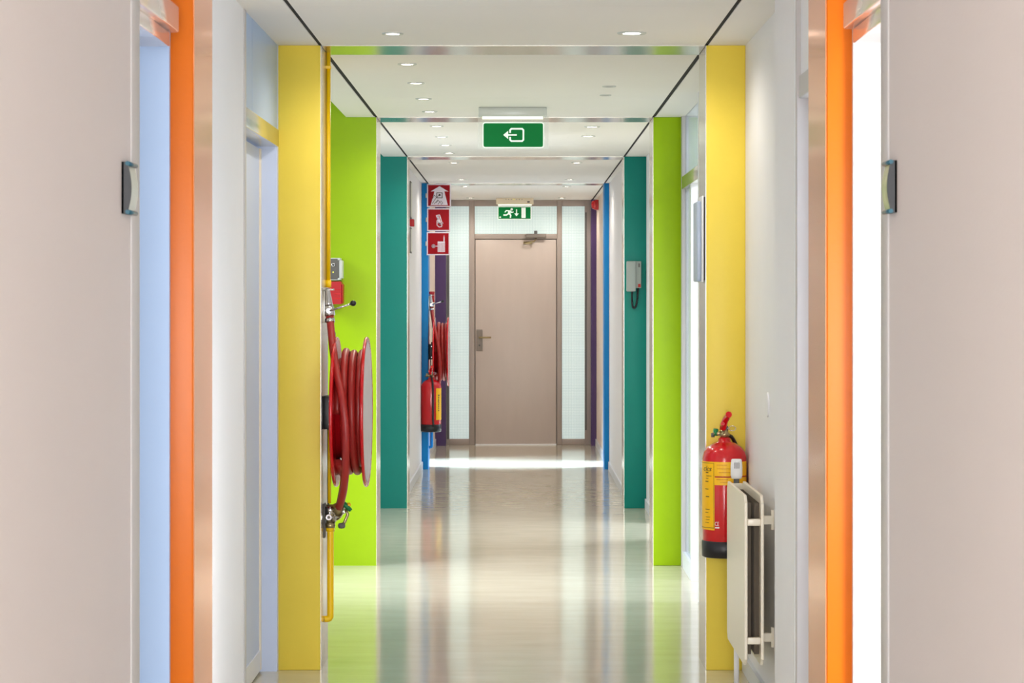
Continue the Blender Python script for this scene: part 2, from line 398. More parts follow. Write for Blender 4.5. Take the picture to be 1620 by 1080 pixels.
# doorways -------------------------------------------------------------
def opening(name, label, boxes, parts):
    e = bpy.data.objects.new(name, None); COL.objects.link(e); e.location = (boxes[0][0], boxes[0][2], 0)
    struct(e, label, 'doorway')
    for pn, lst in parts.items():
        q = MB()
        for bx in lst: q.box(*bx)
        q.build(pn, e)
    return e
opening('door_1', 'open doorway on the near left, reveal tinted with blue daylight before the orange portal', [(-0.8, 0, 4.69)], {
    'door_frame': [(-1.05, -0.797, 4.69, 4.79, 0, 2.19, 'frame_grey', 0.004)],
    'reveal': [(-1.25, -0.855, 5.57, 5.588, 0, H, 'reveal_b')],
    'head_rail': [(-0.95, -0.832, 4.79, 5.43, 2.098, 2.132, 'rail', 0.003), (-0.95, -0.812, 4.79, 5.44, 2.132, 2.195, 'rail', 0.004)]})
opening('door_2', 'open doorway on the near right, bright white reveal before the orange portal', [(0.754, 0, 4.63)], {
    'door_frame': [(0.751, 1.0, 4.63, 4.725, 0, 2.19, 'frame_grey', 0.004)],
    'reveal': [(0.819, 1.25, 5.57, 5.588, 0, H, 'frame_white')],
    'head_rail': [(0.787, 0.95, 4.725, 5.36, 2.098, 2.132, 'rail', 0.003), (0.766, 0.95, 4.725, 5.37, 2.132, 2.195, 'rail', 0.004)]})
opening('door_3', 'door and transom tinted with blue daylight on the left wall before the yellow portal', [(-0.97, 0, 8.02)], {
    'door_frame': [(-1.10, -0.966, 8.02, 8.075, 0, H, 'frame_grey', 0.003)],
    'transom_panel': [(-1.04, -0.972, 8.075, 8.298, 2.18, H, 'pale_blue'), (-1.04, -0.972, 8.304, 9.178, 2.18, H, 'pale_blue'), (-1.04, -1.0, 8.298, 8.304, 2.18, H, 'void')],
    'head_rail': [(-1.06, -0.968, 8.075, 9.178, 2.11, 2.18, 'steel', 0.003)],
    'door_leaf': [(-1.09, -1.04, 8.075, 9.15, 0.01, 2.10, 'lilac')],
    'kick_rail': [(-1.04, -1.035, 8.1, 9.12, 0.01, 0.09, 'frame_white')],
    'edge_strip': [(-1.042, -1.034, 9.12, 9.15, 0.01, 2.10, 'cream')],
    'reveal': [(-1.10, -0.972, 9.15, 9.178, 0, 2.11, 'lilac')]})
opening('door_4', 'white door on the right wall just behind the orange portal', [(0.86, 0, 5.93)], {
    'door_frame': [(0.852, 1.05, 6.97, 7.01, 0, H, 'frame_grey', 0.004), (0.858, 1.05, 7.01, 7.05, 0, H, 'frame_grey', 0.004), (0.855, 1.05, 7.05, 7.08, 0, H, 'frame_white', 0.003)],
    'transom_panel': [(0.865, 0.92, 5.59, 6.97, 2.18, H, 'frame_white')],
    'head_rail': [(0.858, 0.96, 5.93, 6.97, 2.11, 2.18, 'frame_grey', 0.004)],
    'door_leaf': [(0.94, 0.98, 6.88, 6.97, 0.01, 2.11, 'frame_white'), (0.94, 0.98, 5.59, 5.98, 0.01, 2.11, 'frame_white'), (0.94, 0.98, 5.98, 6.88, 0.01, 0.16, 'frame_white')],
    'added_pane': [(0.957, 0.963, 5.98, 6.88, 0.16, 2.11, 'pane')]})  # mostly hidden glazing added to let the fill lamp in
opening('door_5', 'open doorway with glazed sidelight on the right before the green portal', [(0.915, 0, 11.1)], {
    'door_frame': [(0.885, 1.05, 11.1, 11.24, 0, H, 'frame_white', 0.004), (0.912, 1.0, 12.70, 12.788, 0, H, 'frame_grey', 0.002)],
    'head_rail': [(0.91, 0.99, 11.24, 12.70, 2.11, 2.18, 'steel', 0.003)],
    'reveal': [(0.917, 1.05, 12.10, 12.14, 0, 2.11, 'frame_white')],
    'sidelight': [(0.93, 0.936, 12.14, 12.70, 0.09, 2.11, 'pane')],
    'kick_rail': [(0.915, 0.96, 12.14, 12.70, 0.0, 0.09, 'skirt')],
    'transom_pane': [(0.93, 0.936, 11.24, 12.70, 2.18, H, 'pane')]})

# end screen ------------------------------------------------------------
def P(px, py, Y=END): return at(px, py, Y)
def pbox(mb, x0, x1, y0, y1, Ya, Yb, m, bev=0.0):
    a = P(x0, y1); c = P(x1, y0); mb.box(a.x, c.x, Ya, Yb, a.z, c.z, m, bev)
e = bpy.data.objects.new('window_1', None); COL.objects.link(e); e.location = (0, END, 0)
struct(e, 'taupe end screen holding wired frosted panes around the end door', 'window')
b = MB(); y0, y1 = END - 0.02, END + 0.05
for px0, px1, py0, py1 in ((696, 711, 316, 703), (742, 751, 316, 703), (881, 889, 316, 703), (925, 936, 316, 703),
                          (711, 742, 316, 326), (751, 881, 316, 326), (889, 925, 316, 326), (751, 881, 370, 378),
                          (711, 742, 694, 703), (889, 925, 694, 703)):
    a = P(px0, py1); c = P(px1, py0); z0 = 0.0 if py1 == 703 else a.z; z1 = H if py0 == 316 else c.z
    b.box(a.x, c.x, y0, y1, z0, z1, 'taupe', 0.004)
b.build('window_frame', e)
for n_, r in (('side_pane', (711, 742, 326, 694)), ('side_pane', (889, 925, 326, 694)), ('transom_pane', (751, 881, 326, 370))):
    q = MB(); pbox(q, *r, END + 0.012, END + 0.02, 'wired'); q.build(n_, e)
q = MB(); pbox(q, 707, 710.5, 400, 694, END - 0.026, END - 0.018, 'dkgrey'); pbox(q, 925.5, 928, 336, 680, END - 0.026, END - 0.018, 'dkgrey')
q.build('side_seal', e)
e = bpy.data.objects.new('door_6', None); COL.objects.link(e); e.location = (P(751, 0).x, END, 0)
struct(e, 'scuffed beige end door with lever handle and overhead closer', 'door')
q = MB(); a = P(752, 702); c = P(880, 379); q.box(a.x, c.x, END - 0.012, END + 0.035, 0.012, c.z, 'door', 0.004); q.build('door_leaf', e)
q = MB(); q.box(a.x, c.x, END - 0.03, END + 0.03, 0, 0.012, 'print_white'); q.build('threshold', e)
q = MB(); a = P(753.5, 555); c = P(763.5, 521); q.box(a.x, c.x, END - 0.02, END - 0.012, a.z, c.z, 'dull', 0.003)
q.cyl((P(758.5, 546).x, END - 0.023, P(0, 546).z), (P(758.5, 546).x, END - 0.019, P(0, 546).z), 0.008, 'black'); hp = q.build('handle_plate', e)
h0 = P(758.5, 533.5); h1 = P(777, 533.5)
q = MB(); q.tube([(h0.x, END - 0.018, h0.z), (h0.x, END - 0.055, h0.z), (h0.x + 0.012, END - 0.066, h0.z), (h1.x, END - 0.066, h1.z)], 0.0085, 'brass'); q.build('lever_handle', e)
q = MB(); pbox(q, 832, 864, 370, 376.5, END - 0.075, END - 0.018, 'dull', 0.006); pbox(q, 845, 850, 365, 371, END - 0.06, END - 0.03, 'dkgrey', 0.004); q.build('closer_body', e)
q = MB(); q.tube([P(848, 377, END - 0.05), P(845, 382, END - 0.09), P(829, 384, END - 0.05)], 0.007, 'brass'); pbox(q, 828, 842, 382, 386, END - 0.03, END - 0.011, 'brass', 0.003); q.build('closer_arm', e)
q = MB(); q.box(-0.856, P(706, 0).x, 23.30, END - 0.02, 0, H, 'purple')
tag(q.build('column', loc=(-0.83, 23.30, 0)), 'dark purple post left of the end screen', 'column', 'painted portal columns')
q = MB(); q.box(P(934.5, 0).x, 0.797, 23.30, END - 0.02, 0, H, 'purple')
tag(q.build('column', loc=(0.77, 23.30, 0)), 'dark purple post right of the end screen', 'column', 'painted portal columns')

# ------------------------------------------------------------------ coloured portals
def portal(col, xl, xr, labels, jamb, k):
    y = PY[col]
    for side, x0, x1, lab in ((-1, xl, JL, labels[0]), (1, JR, xr, labels[1])):
        r = thing('column', lab, 'column', ((x0 + x1) / 2, y, 0), 'painted portal columns')
        q = MB()
        if side < 0 and col in ('green', 'teal'):                     # the painted face runs on into the alcove and above the ceiling
            q.prism([(-1.95, 0), (JL - 0.003, 0), (JL - 0.003, H), (-0.971, H), (-0.971, H + 0.23), (-1.95, H + 0.23)], y, y + 0.13, col)
            q.box(-0.97, JL - 0.003, y + 0.12, y + PD, 0, H, col)
        elif side < 0: q.box(x0, JL - 0.003, y, y + PD, 0, H, col, 0.003)
        else: q.box(JR + 0.003, x1, y, y + PD, 0, H, col, 0.003)
        q.build('painted_face', r)
        q = MB()
        if side < 0: q.box(JL - 0.003, JL, y + 0.003, y + PD, 0, H, jamb)
        else: q.box(JR, JR + 0.003, y + 0.003, y + PD, 0, H, jamb)
        q.build('jamb_lining', r)
    q = MB(); q.box(JL + 0.002, JR - 0.002, y, y + PD, H - 0.003, H + 0.03, 'steel')
    struct(q.build('trim_%d' % k, loc=(0, y, H)), 'polished steel ceiling strip of the %s portal' % col, 'ceiling strip')
portal('orange', -0.97, 0.915, ('orange column nearest the viewer on the left', 'orange column nearest the viewer on the right, beside the bright white reveal'), 'salmon', 1)
portal('yellow', -0.97, 0.915, ('yellow column on the left carrying the nearer hose reel', 'yellow column on the right behind the extinguisher and radiator'), 'steel', 2)
portal('green', -0.97, 0.915, ('lime green column on the left behind the nearer hose reel', 'lime green column on the right beside the glazed sidelight'), 'steel', 3)
portal('teal', -0.97, 0.915, ('teal column on the left', 'teal column on the right with a grey telephone on it'), 'steel', 4)
portal('blue', -0.854, 0.797, ('slim bright blue column on the left beside the three red signs', 'slim bright blue column on the right'), 'blue', 5)

# ------------------------------------------------------------------ downlights
XL, XR = -0.485, 0.435
lamps = [
 (XL, 8.77, 1, 1, 'lit recessed downlight in the left row, just before the yellow portal'),
 (XL, 9.90, 1, 1, 'lit recessed downlight in the left row, first behind the yellow portal'),
 (XL, 10.77, 1, 1, 'lit recessed downlight in the left row, second behind the yellow portal'),
 (XL, 11.61, 1, 1, 'lit recessed downlight in the left row, third behind the yellow portal'),
 (XL, 12.40, 1, 1, 'lit recessed downlight in the left row, just before the green portal'),
 (XL, 13.43, 1, 1, 'lit recessed downlight in the left row, first behind the green portal'),
 (XL, 14.32, 1, 1, 'lit recessed downlight in the left row, second behind the green portal'),
 (XL, 15.08, 1, 1, 'lit recessed downlight in the left row, third behind the green portal'),
 (XL, 15.90, 1, 1, 'lit recessed downlight in the left row, just before the teal portal'),
 (XL, 17.02, 1, 1, 'lit recessed downlight in the left row, just behind the teal portal'),
 (XL, 19.40, 1, 1, 'lit recessed downlight in the left row, just before the blue portal'),
 (XL, 20.60, 1, 1, 'lit recessed downlight in the left row, just behind the blue portal'),
 (XL, 22.90, 1, 1, 'lit recessed downlight in the left row, nearest the end door'),
 (XR, 8.75, 1, 1.35, 'large lit recessed downlight in the right row, just before the yellow portal'),
 (XR, 10.93, 0, 0.8, 'unlit recessed downlight in the right row, nearer the yellow portal'),
 (XR, 11.40, 0, 0.7, 'unlit recessed downlight in the right row, farther from the yellow portal'),
 (XR, 13.48, 1, 1.15, 'lit recessed downlight in the right row, first behind the green portal'),
 (XR, 14.26, 1, 1.1, 'lit recessed downlight in the right row, second behind the green portal'),
 (XR, 17.02, 1, 1, 'lit recessed downlight in the right row, just behind the teal portal'),
 (XR, 19.40, 1, 1, 'lit recessed downlight in the right row, just before the blue portal'),
 (XR, 20.60, 1, 1, 'lit recessed downlight in the right row, just behind the blue portal'),
 (XR, 22.90, 1, 1, 'lit recessed downlight in the right row, nearest the end door'),
]
def lamp_parts(on, k):
    r = thing('downlight', '', 'ceiling light', (0, 0, H), 'recessed ceiling downlights')
    q = MB(); R = 0.042 * k
    q.lathe([(R, 0.002), (R, -0.003), (R * 0.93, -0.005), (R * 0.64, -0.004), (R * 0.60, 0.001)], (0, 0, H), 'Z', 'ltgrey', 32); q.build('trim_ring', r)
    q = MB(); q.lathe([(0.0, -0.0025), (R * 0.61, -0.0025)], (0, 0, H), 'Z', 'lamp' if on else 'lamp_off', 28); q.build('bulb_face', r)
    if on:
        d = bpy.data.lights.new('bulb_light', 'SPOT'); d.energy = LAMP_W; d.color = (1.0, 0.92, 0.82); d.spot_size = math.radians(165); d.spot_blend = 0.6; d.shadow_soft_size = 0.03
        o = bpy.data.objects.new('bulb_light', d); COL.objects.link(o); o.parent = r; o.location = (0, 0, -0.02)
    return r
protos = {}
for x, y, on, k, lab in lamps:
    if (on, k) in protos: r = copy_tree(protos[(on, k)])
    else: r = lamp_parts(on, k); protos[(on, k)] = r
    r.location = (x, y, H); r['label'] = lab

# ------------------------------------------------------------------ hose reels
def hose_reel(yc, label):
    zc = 1.034
    r = thing('hose_reel', label, 'hose reel', (JL, yc, zc), 'red fire hose reels on the left')
    def flange(x, out):
        q = MB()
        pr = [(0.0, 0.0), (0.10, 0.0), (0.12, 0.006 * out), (0.24, 0.006 * out), (0.262, 0.0), (0.292, 0.004 * out), (0.305, 0.010 * out), (0.309, 0.004 * out), (0.306, -0.003 * out), (0.29, -0.003 * out), (0.262, -0.006 * out), (0.10, -0.006 * out), (0.0, -0.006 * out)]
        q.lathe(pr, (x, yc, zc), 'X', 'red', 64); return q.build('reel_flange', r)
    fl = flange(-0.745, -1); fr = flange(-0.628, 1)
    q = MB(); q.lathe([(0.0, 0.0085), (0.05, 0.0085), (0.27, 0.0088), (0.285, 0.008)], (-0.628, yc, zc), 'X', 'sticker', 64)
    tag(q.build('flange_sticker', r), 'silver printed disc on the reel side')
    q = MB(); q.cyl((-0.745, yc, zc), (-0.628, yc, zc), 0.19, 'darkred', seg=40); q.cyl((JL + 0.01, yc, zc), (-0.745, yc, zc), 0.02, 'black'); q.build('drum', r)
    # hose: two wound layers, then the free end up to the nozzle
    pts = []
    n1 = 3 * 48
    for k in range(n1 + 1):
        t = 2 * math.pi * k / 48; x = -0.729 + 0.085 * k / n1
        pts.append((x, yc - 0.211 * math.cos(t), zc + 0.211 * math.sin(t)))
    for k in range(1, 14):
        t = 2 * math.pi * k / 48; R = 0.211 + 0.031 * k / 13
        pts.append((-0.644, yc - R * math.cos(t), zc + R * math.sin(t)))
    n2 = int(2.6 * 48); RT = [0.250, 0.240, 0.248]
    for k in range(1, n2 + 1):
        t = 2 * math.pi * (k + 13) / 48; x = -0.645 - 0.083 * k / n2
        u = k / 48; a = min(int(u), 2); c = min(a + 1, 2); R = RT[a] + (RT[c] - RT[a]) * (u - int(u))
        pts.append((x, yc - R * math.cos(t), zc + R * math.sin(t)))
    q = MB(); q.tube(pts, 0.0152, 'hose', 14); q.build('hose_coil', r)
    # free end lying over the front of the coil
    fe = [(-0.770, yc - 0.05, 1.412), (-0.762, yc - 0.08, 1.35), (-0.746, yc - 0.15, 1.26), (-0.724, yc - 0.23, 1.18), (-0.704, yc - 0.272, 1.10), (-0.692, yc - 0.285, 1.02),
          (-0.688, yc - 0.282, 0.94), (-0.690, yc - 0.262, 0.87), (-0.696, yc - 0.222, 0.79), (-0.706, yc - 0.165, 0.73), (-0.722, yc - 0.10, 0.675), (-0.734, yc - 0.058, 0.648)]
    q = MB(); q.tube(smooth(fe), 0.0155, 'hose', 14); q.build('hose_end', r)
    q = MB(); q.tube(smooth([(-0.722, yc - 0.03, 0.80), (-0.716, yc - 0.06, 0.76), (-0.722, yc - 0.07, 0.71), (-0.733, yc - 0.06, 0.66)]), 0.0125, 'hose', 12); q.build('feed_hose', r)
    # nozzle
    nb = Vector((-0.770, yc - 0.05, 1.405)); nt_ = Vector((-0.782, yc - 0.035, 1.535)); d = (nt_ - nb)
    q = MB()
    def on(t): return tuple(nb + d * t)
    q.tube([on(-.04), on(.10)], [0.0195, 0.0195], 'chrome'); q.tube([on(.10), on(.16)], 0.017, 'hose')
    q.tube([on(.16), on(.20), on(.46), on(.50)], [0.017, 0.023, 0.021, 0.016], 'chrome')
    q.tube([on(.50), on(.58), on(.96), on(1.04)], [0.018, 0.016, 0.010, 0.010], 'chrome')
    q.cyl(tuple(nb + d * .02 + Vector((-0.018, 0, 0))), tuple(nb + d * .02 + Vector((-0.034, -0.004, 0))), 0.007, 'dkgrey')
    q.tube([tuple(nt_ + Vector((-0.015, -0.004, -0.003))), tuple(nt_ + Vector((0.028, -0.004, 0.001)))], 0.0035, 'chrome', 8)
    nz = q.build('nozzle', r)
    kp = nb + d * .34
    q = MB(); q.cyl(tuple(kp + Vector((0, -0.03, 0))), tuple(kp + Vector((0, 0.01, 0))), 0.011, 'chrome')
    q.tube([tuple(kp + Vector((0.004, -0.028, 0))), tuple(kp + Vector((0.098, -0.034, 0.030)))], 0.0042, 'chrome', 10)
    kb = kp + Vector((0.100, -0.034, 0.0306)); q.lathe([(0.0, -0.012), (0.008, -0.010), (0.0125, -0.003), (0.0125, 0.003), (0.008, 0.010), (0, 0.012)], kb, 'Z', 'black', 18)
    tag(q.build('nozzle_lever', r), 'thin chrome lever with black ball knob')
    q = MB(); q.box(JL, JL + 0.006, yc - 0.07, yc + 0.02, 1.40, 1.53, 'steel', 0.002); q.tube([(JL + 0.004, yc - 0.03, 1.50), (JL + 0.014, yc - 0.03, 1.50), (JL + 0.016, yc - 0.03, 1.512)], 0.004, 'chrome', 8)
    q.build('nozzle_hook', r)
    q = MB(); q.box(JL, JL + 0.033, yc - 0.06, yc + 0.08, 0.965, 1.10, 'black', 0.003)
    for z in (0.985, 1.08): q.cyl((JL + 0.025, yc - 0.062, z), (JL + 0.025, yc - 0.058, z), 0.004, 'chrome')
    q.box(JL + 0.012, JL + 0.02, yc - 0.02, yc, 0.62, 0.965, 'black', 0.002)
    q.box(JL + 0.036, JL + 0.044, yc - 0.015, yc + 0.015, 1.1, 1.36, 'black', 0.002); q.box(JL + 0.02, JL + 0.044, yc - 0.015, yc + 0.015, 1.05, 1.12, 'black', 0.002)
    q.build('wall_bracket', r)
    # valve under the reel
    vx, vz = -0.772, 0.605
    q = MB(); q.cyl((vx, yc - 0.02, vz - 0.045), (vx, yc - 0.02, vz + 0.05), 0.017, 'brass'); q.cyl((vx, yc - 0.02, vz + 0.012), (vx, yc - 0.02, vz + 0.042), 0.023, 'chrome', seg=6)
    q.cyl((vx, yc - 0.02, vz - 0.045), (vx, yc - 0.02, vz - 0.025), 0.022, 'brass', seg=6)
    q.cyl((vx, yc - 0.02, vz - 0.02), (vx + 0.05, yc - 0.03, vz + 0.028), 0.016, 'chrome'); q.cyl((vx + 0.02, yc - 0.02, vz), (vx + 0.035, yc - 0.024, vz + 0.014), 0.021, 'brass', seg=6)
    q.cyl((vx + 0.036, yc - 0.03, vz + 0.012), (vx + 0.030, yc - 0.054, vz + 0.05), 0.018, 'brass')
    q.cyl((vx - 0.004, yc - 0.05, vz), (vx - 0.004, yc - 0.02, vz), 0.012, 'chrome'); q.cyl((vx - 0.004, yc - 0.052, vz), (vx - 0.004, yc - 0.049, vz), 0.006, 'dkgrey')
    q.tube([(vx + 0.062, yc - 0.03, vz + 0.036), (vx + 0.072, yc - 0.03, vz + 0.01), (vx + 0.06, yc - 0.03, vz - 0.02), (vx + 0.05, yc - 0.03, vz - 0.036)], 0.0065, 'brass', 10)
    q.lathe([(0, -0.012), (0.012, -0.01), (0.016, 0), (0.012, 0.01), (0, 0.012)], (vx + 0.047, yc - 0.03, vz - 0.036), 'Z', 'dkgrey', 16)
    q.box(JL, JL + 0.005, yc - 0.05, yc + 0.02, 0.52, 0.66, 'dkgrey', 0.002); q.cyl((JL, yc - 0.02, vz), (vx, yc - 0.02, vz), 0.012, 'brass')
    q.build('stop_valve', r)
    q = MB(); q.tube([(vx + 0.05, yc - 0.03, vz + 0.03), (vx + 0.066, yc - 0.034, vz + 0.046)], 0.007, 'chrome')
    q.tube([(vx + 0.044, yc - 0.036, vz + 0.066), (vx + 0.066, yc - 0.036, vz + 0.046), (vx + 0.086, yc - 0.036, vz + 0.026)], [0.009, 0.011, 0.008], 'green_plastic', 12)
    q.lathe([(0, -0.008), (0.008, -0.005), (0.01, 0), (0.006, 0.008), (0, 0.009)], (vx + 0.076, yc - 0.034, vz + 0.05), 'Z', 'label_y', 14)
    tag(q.build('valve_handle', r), 'dark green valve handle with yellow cap')
    return r
def smooth(pts, k=6):
    pts = [Vector(p) for p in pts]; out = []
    for i in range(len(pts) - 1):
        p0, p1, p2, p3 = pts[max(i - 1, 0)], pts[i], pts[i + 1], pts[min(i + 2, len(pts) - 1)]
        for q in range(k):
            t = q / k
            out.append(0.5 * ((2 * p1) + (p2 - p0) * t + (2 * p0 - 5 * p1 + 4 * p2 - p3) * t * t + (3 * p1 - p0 - 3 * p2 + p3) * t ** 3))
    out.append(pts[-1]); return out
reel = hose_reel(9.35, 'red fire hose reel on the yellow portal, the larger and nearer one')
reel2 = copy_tree(reel); reel2.location = (JL, 20.22, 1.034)
reel2['label'] = 'small far red fire hose reel on the blue portal, above an extinguisher'

def supply_pipe(yc, m, label):
    vx = -0.772; q = MB()
    q.tube(smooth([(vx, yc - 0.02, 0.575), (vx, yc - 0.02, 0.45), (vx, yc - 0.02, 0.30), (vx, yc - 0.02, 0.205), (vx - 0.002, yc - 0.02, 0.192), (vx - 0.008, yc - 0.02, 0.187), (JL + 0.001, yc - 0.02, 0.186)], 5), 0.0135, m, 16)
    q.cyl((vx, yc - 0.02, 0.545), (vx, yc - 0.02, 0.575), 0.018, m)
    tag(q.build('water_pipe', loc=(JL, yc, 0.186)), label, 'pipe', 'supply pipes under the hose reels')
supply_pipe(9.35, 'pipe_y', 'yellow water pipe bending into the yellow portal below the hose valve')
supply_pipe(20.22, 'pipe_b', 'blue water pipe below the far extinguisher on the blue portal')
q = MB(); q.tube([(JL + 0.009, 9.43, 1.55), (JL + 0.009, 9.43, H)], 0.009, 'pipe_y', 14); q.cyl((JL + 0.009, 9.43, 1.545), (JL + 0.009, 9.43, 1.575), 0.0115, 'pipe_y')
for z in (2.45,): q.box(JL, JL + 0.02, 9.418, 9.442, z, z + 0.012, 'pipe_y')
tag(q.build('conduit', loc=(JL, 9.43, 1.545)), 'yellow conduit running down the yellow portal from the ceiling', 'pipe')
q = MB(); q.tube([(JL + 0.02, 9.335, 0.66), (JL + 0.02, 9.335, 0.96)], 0.0075, 'pipe_y', 14)
tag(q.build('pipe_stub', loc=(JL, 9.335, 0.66)), 'short thin yellow pipe above the hose valve, behind the reel', 'pipe')

# ------------------------------------------------------------------ alarm boxes on the green wall
r = thing('alarm_key_box', 'grey key switch box with yellow light on the lime green column behind the hose reel', 'switch box', (-1.04, 12.79, 1.6))
yb = 12.68; yw = 12.789 - yb
q = MB(); a = at(515, 443, yb); c = at(536.5, 408, yb); q.box(-1.085, c.x, yb, yb + yw, a.z + 0.004, c.z - 0.004, 'dkgrey', 0.003); q.build('box_body', r)
q = MB(); q.box(c.x, at(541.5, 0, yb).x, yb - 0.002, yb + yw, a.z + 0.010, c.z - 0.012, 'ltgrey', 0.004)
q.box(c.x - 0.008, c.x + 0.006, yb - 0.002, yb + yw, a.z, a.z + 0.012, 'ltgrey', 0.002); q.box(c.x - 0.008, c.x + 0.006, yb - 0.002, yb + yw, c.z - 0.012, c.z, 'ltgrey', 0.002)
q.box(-1.085, c.x, yb + 0.001, yb + yw, c.z - 0.004, c.z, 'ltgrey'); q.box(-1.085, c.x, yb + 0.001, yb + yw, a.z, a.z + 0.004, 'ltgrey'); q.build('cover', r)
k = at(527, 419, yb); q = MB(); q.lathe([(0.010, 0.004), (0.010, -0.006), (0.006, -0.007), (0.0055, -0.002)], k, 'Y', 'chrome', 24); q.lathe([(0, -0.003), (0.0058, -0.003)], k, 'Y', 'black', 16); q.build('key_switch', r)
k = at(527, 430.5, yb); q = MB(); q.lathe([(0, -0.004), (0.003, -0.003), (0.0035, 0.002)], k, 'Y', 'led', 16); q.build('indicator_light', r)
r = thing('fire_sounder', 'red fire alarm sounder below the grey key box on the lime green column', 'alarm', (-1.04, 12.79, 1.47))
a = at(515, 481, yb); c = at(540, 445, yb); zc_ = (a.z + c.z) / 2
q = MB(); pl = [(-1.085, c.z), (c.x - 0.004, c.z), (c.x, c.z - 0.006), (c.x, a.z), (-1.085, a.z)]
q.prism(pl, yb, yb + yw, 'darkred')
for z in (a.z + 0.03, a.z + 0.055, a.z + 0.08): q.box(c.x - 0.04, c.x + 0.0015, yb - 0.0015, yb + yw, z, z + 0.004, 'red')
q.build('sounder_body', r)
q = MB(); q.box(c.x, c.x + 0.008, yb + 0.004, yb + yw, a.z + 0.004, c.z - 0.015, 'darkred', 0.003); q.build('sounder_cover', r)
# call point on the blue portal lining
q = MB(); a = at(676, 478, 20.3); c = at(687.5, 461, 20.3); q.box(JL, c.x, 20.27, 20.35, a.z, c.z, 'darkred', 0.006); q.box(c.x - 0.003, c.x + 0.002, 20.285, 20.335, a.z + 0.02, c.z - 0.02, 'print_white')
tag(q.build('call_point', loc=(JL, 20.31, a.z)), 'dark red call point behind the far hose nozzle', 'alarm')

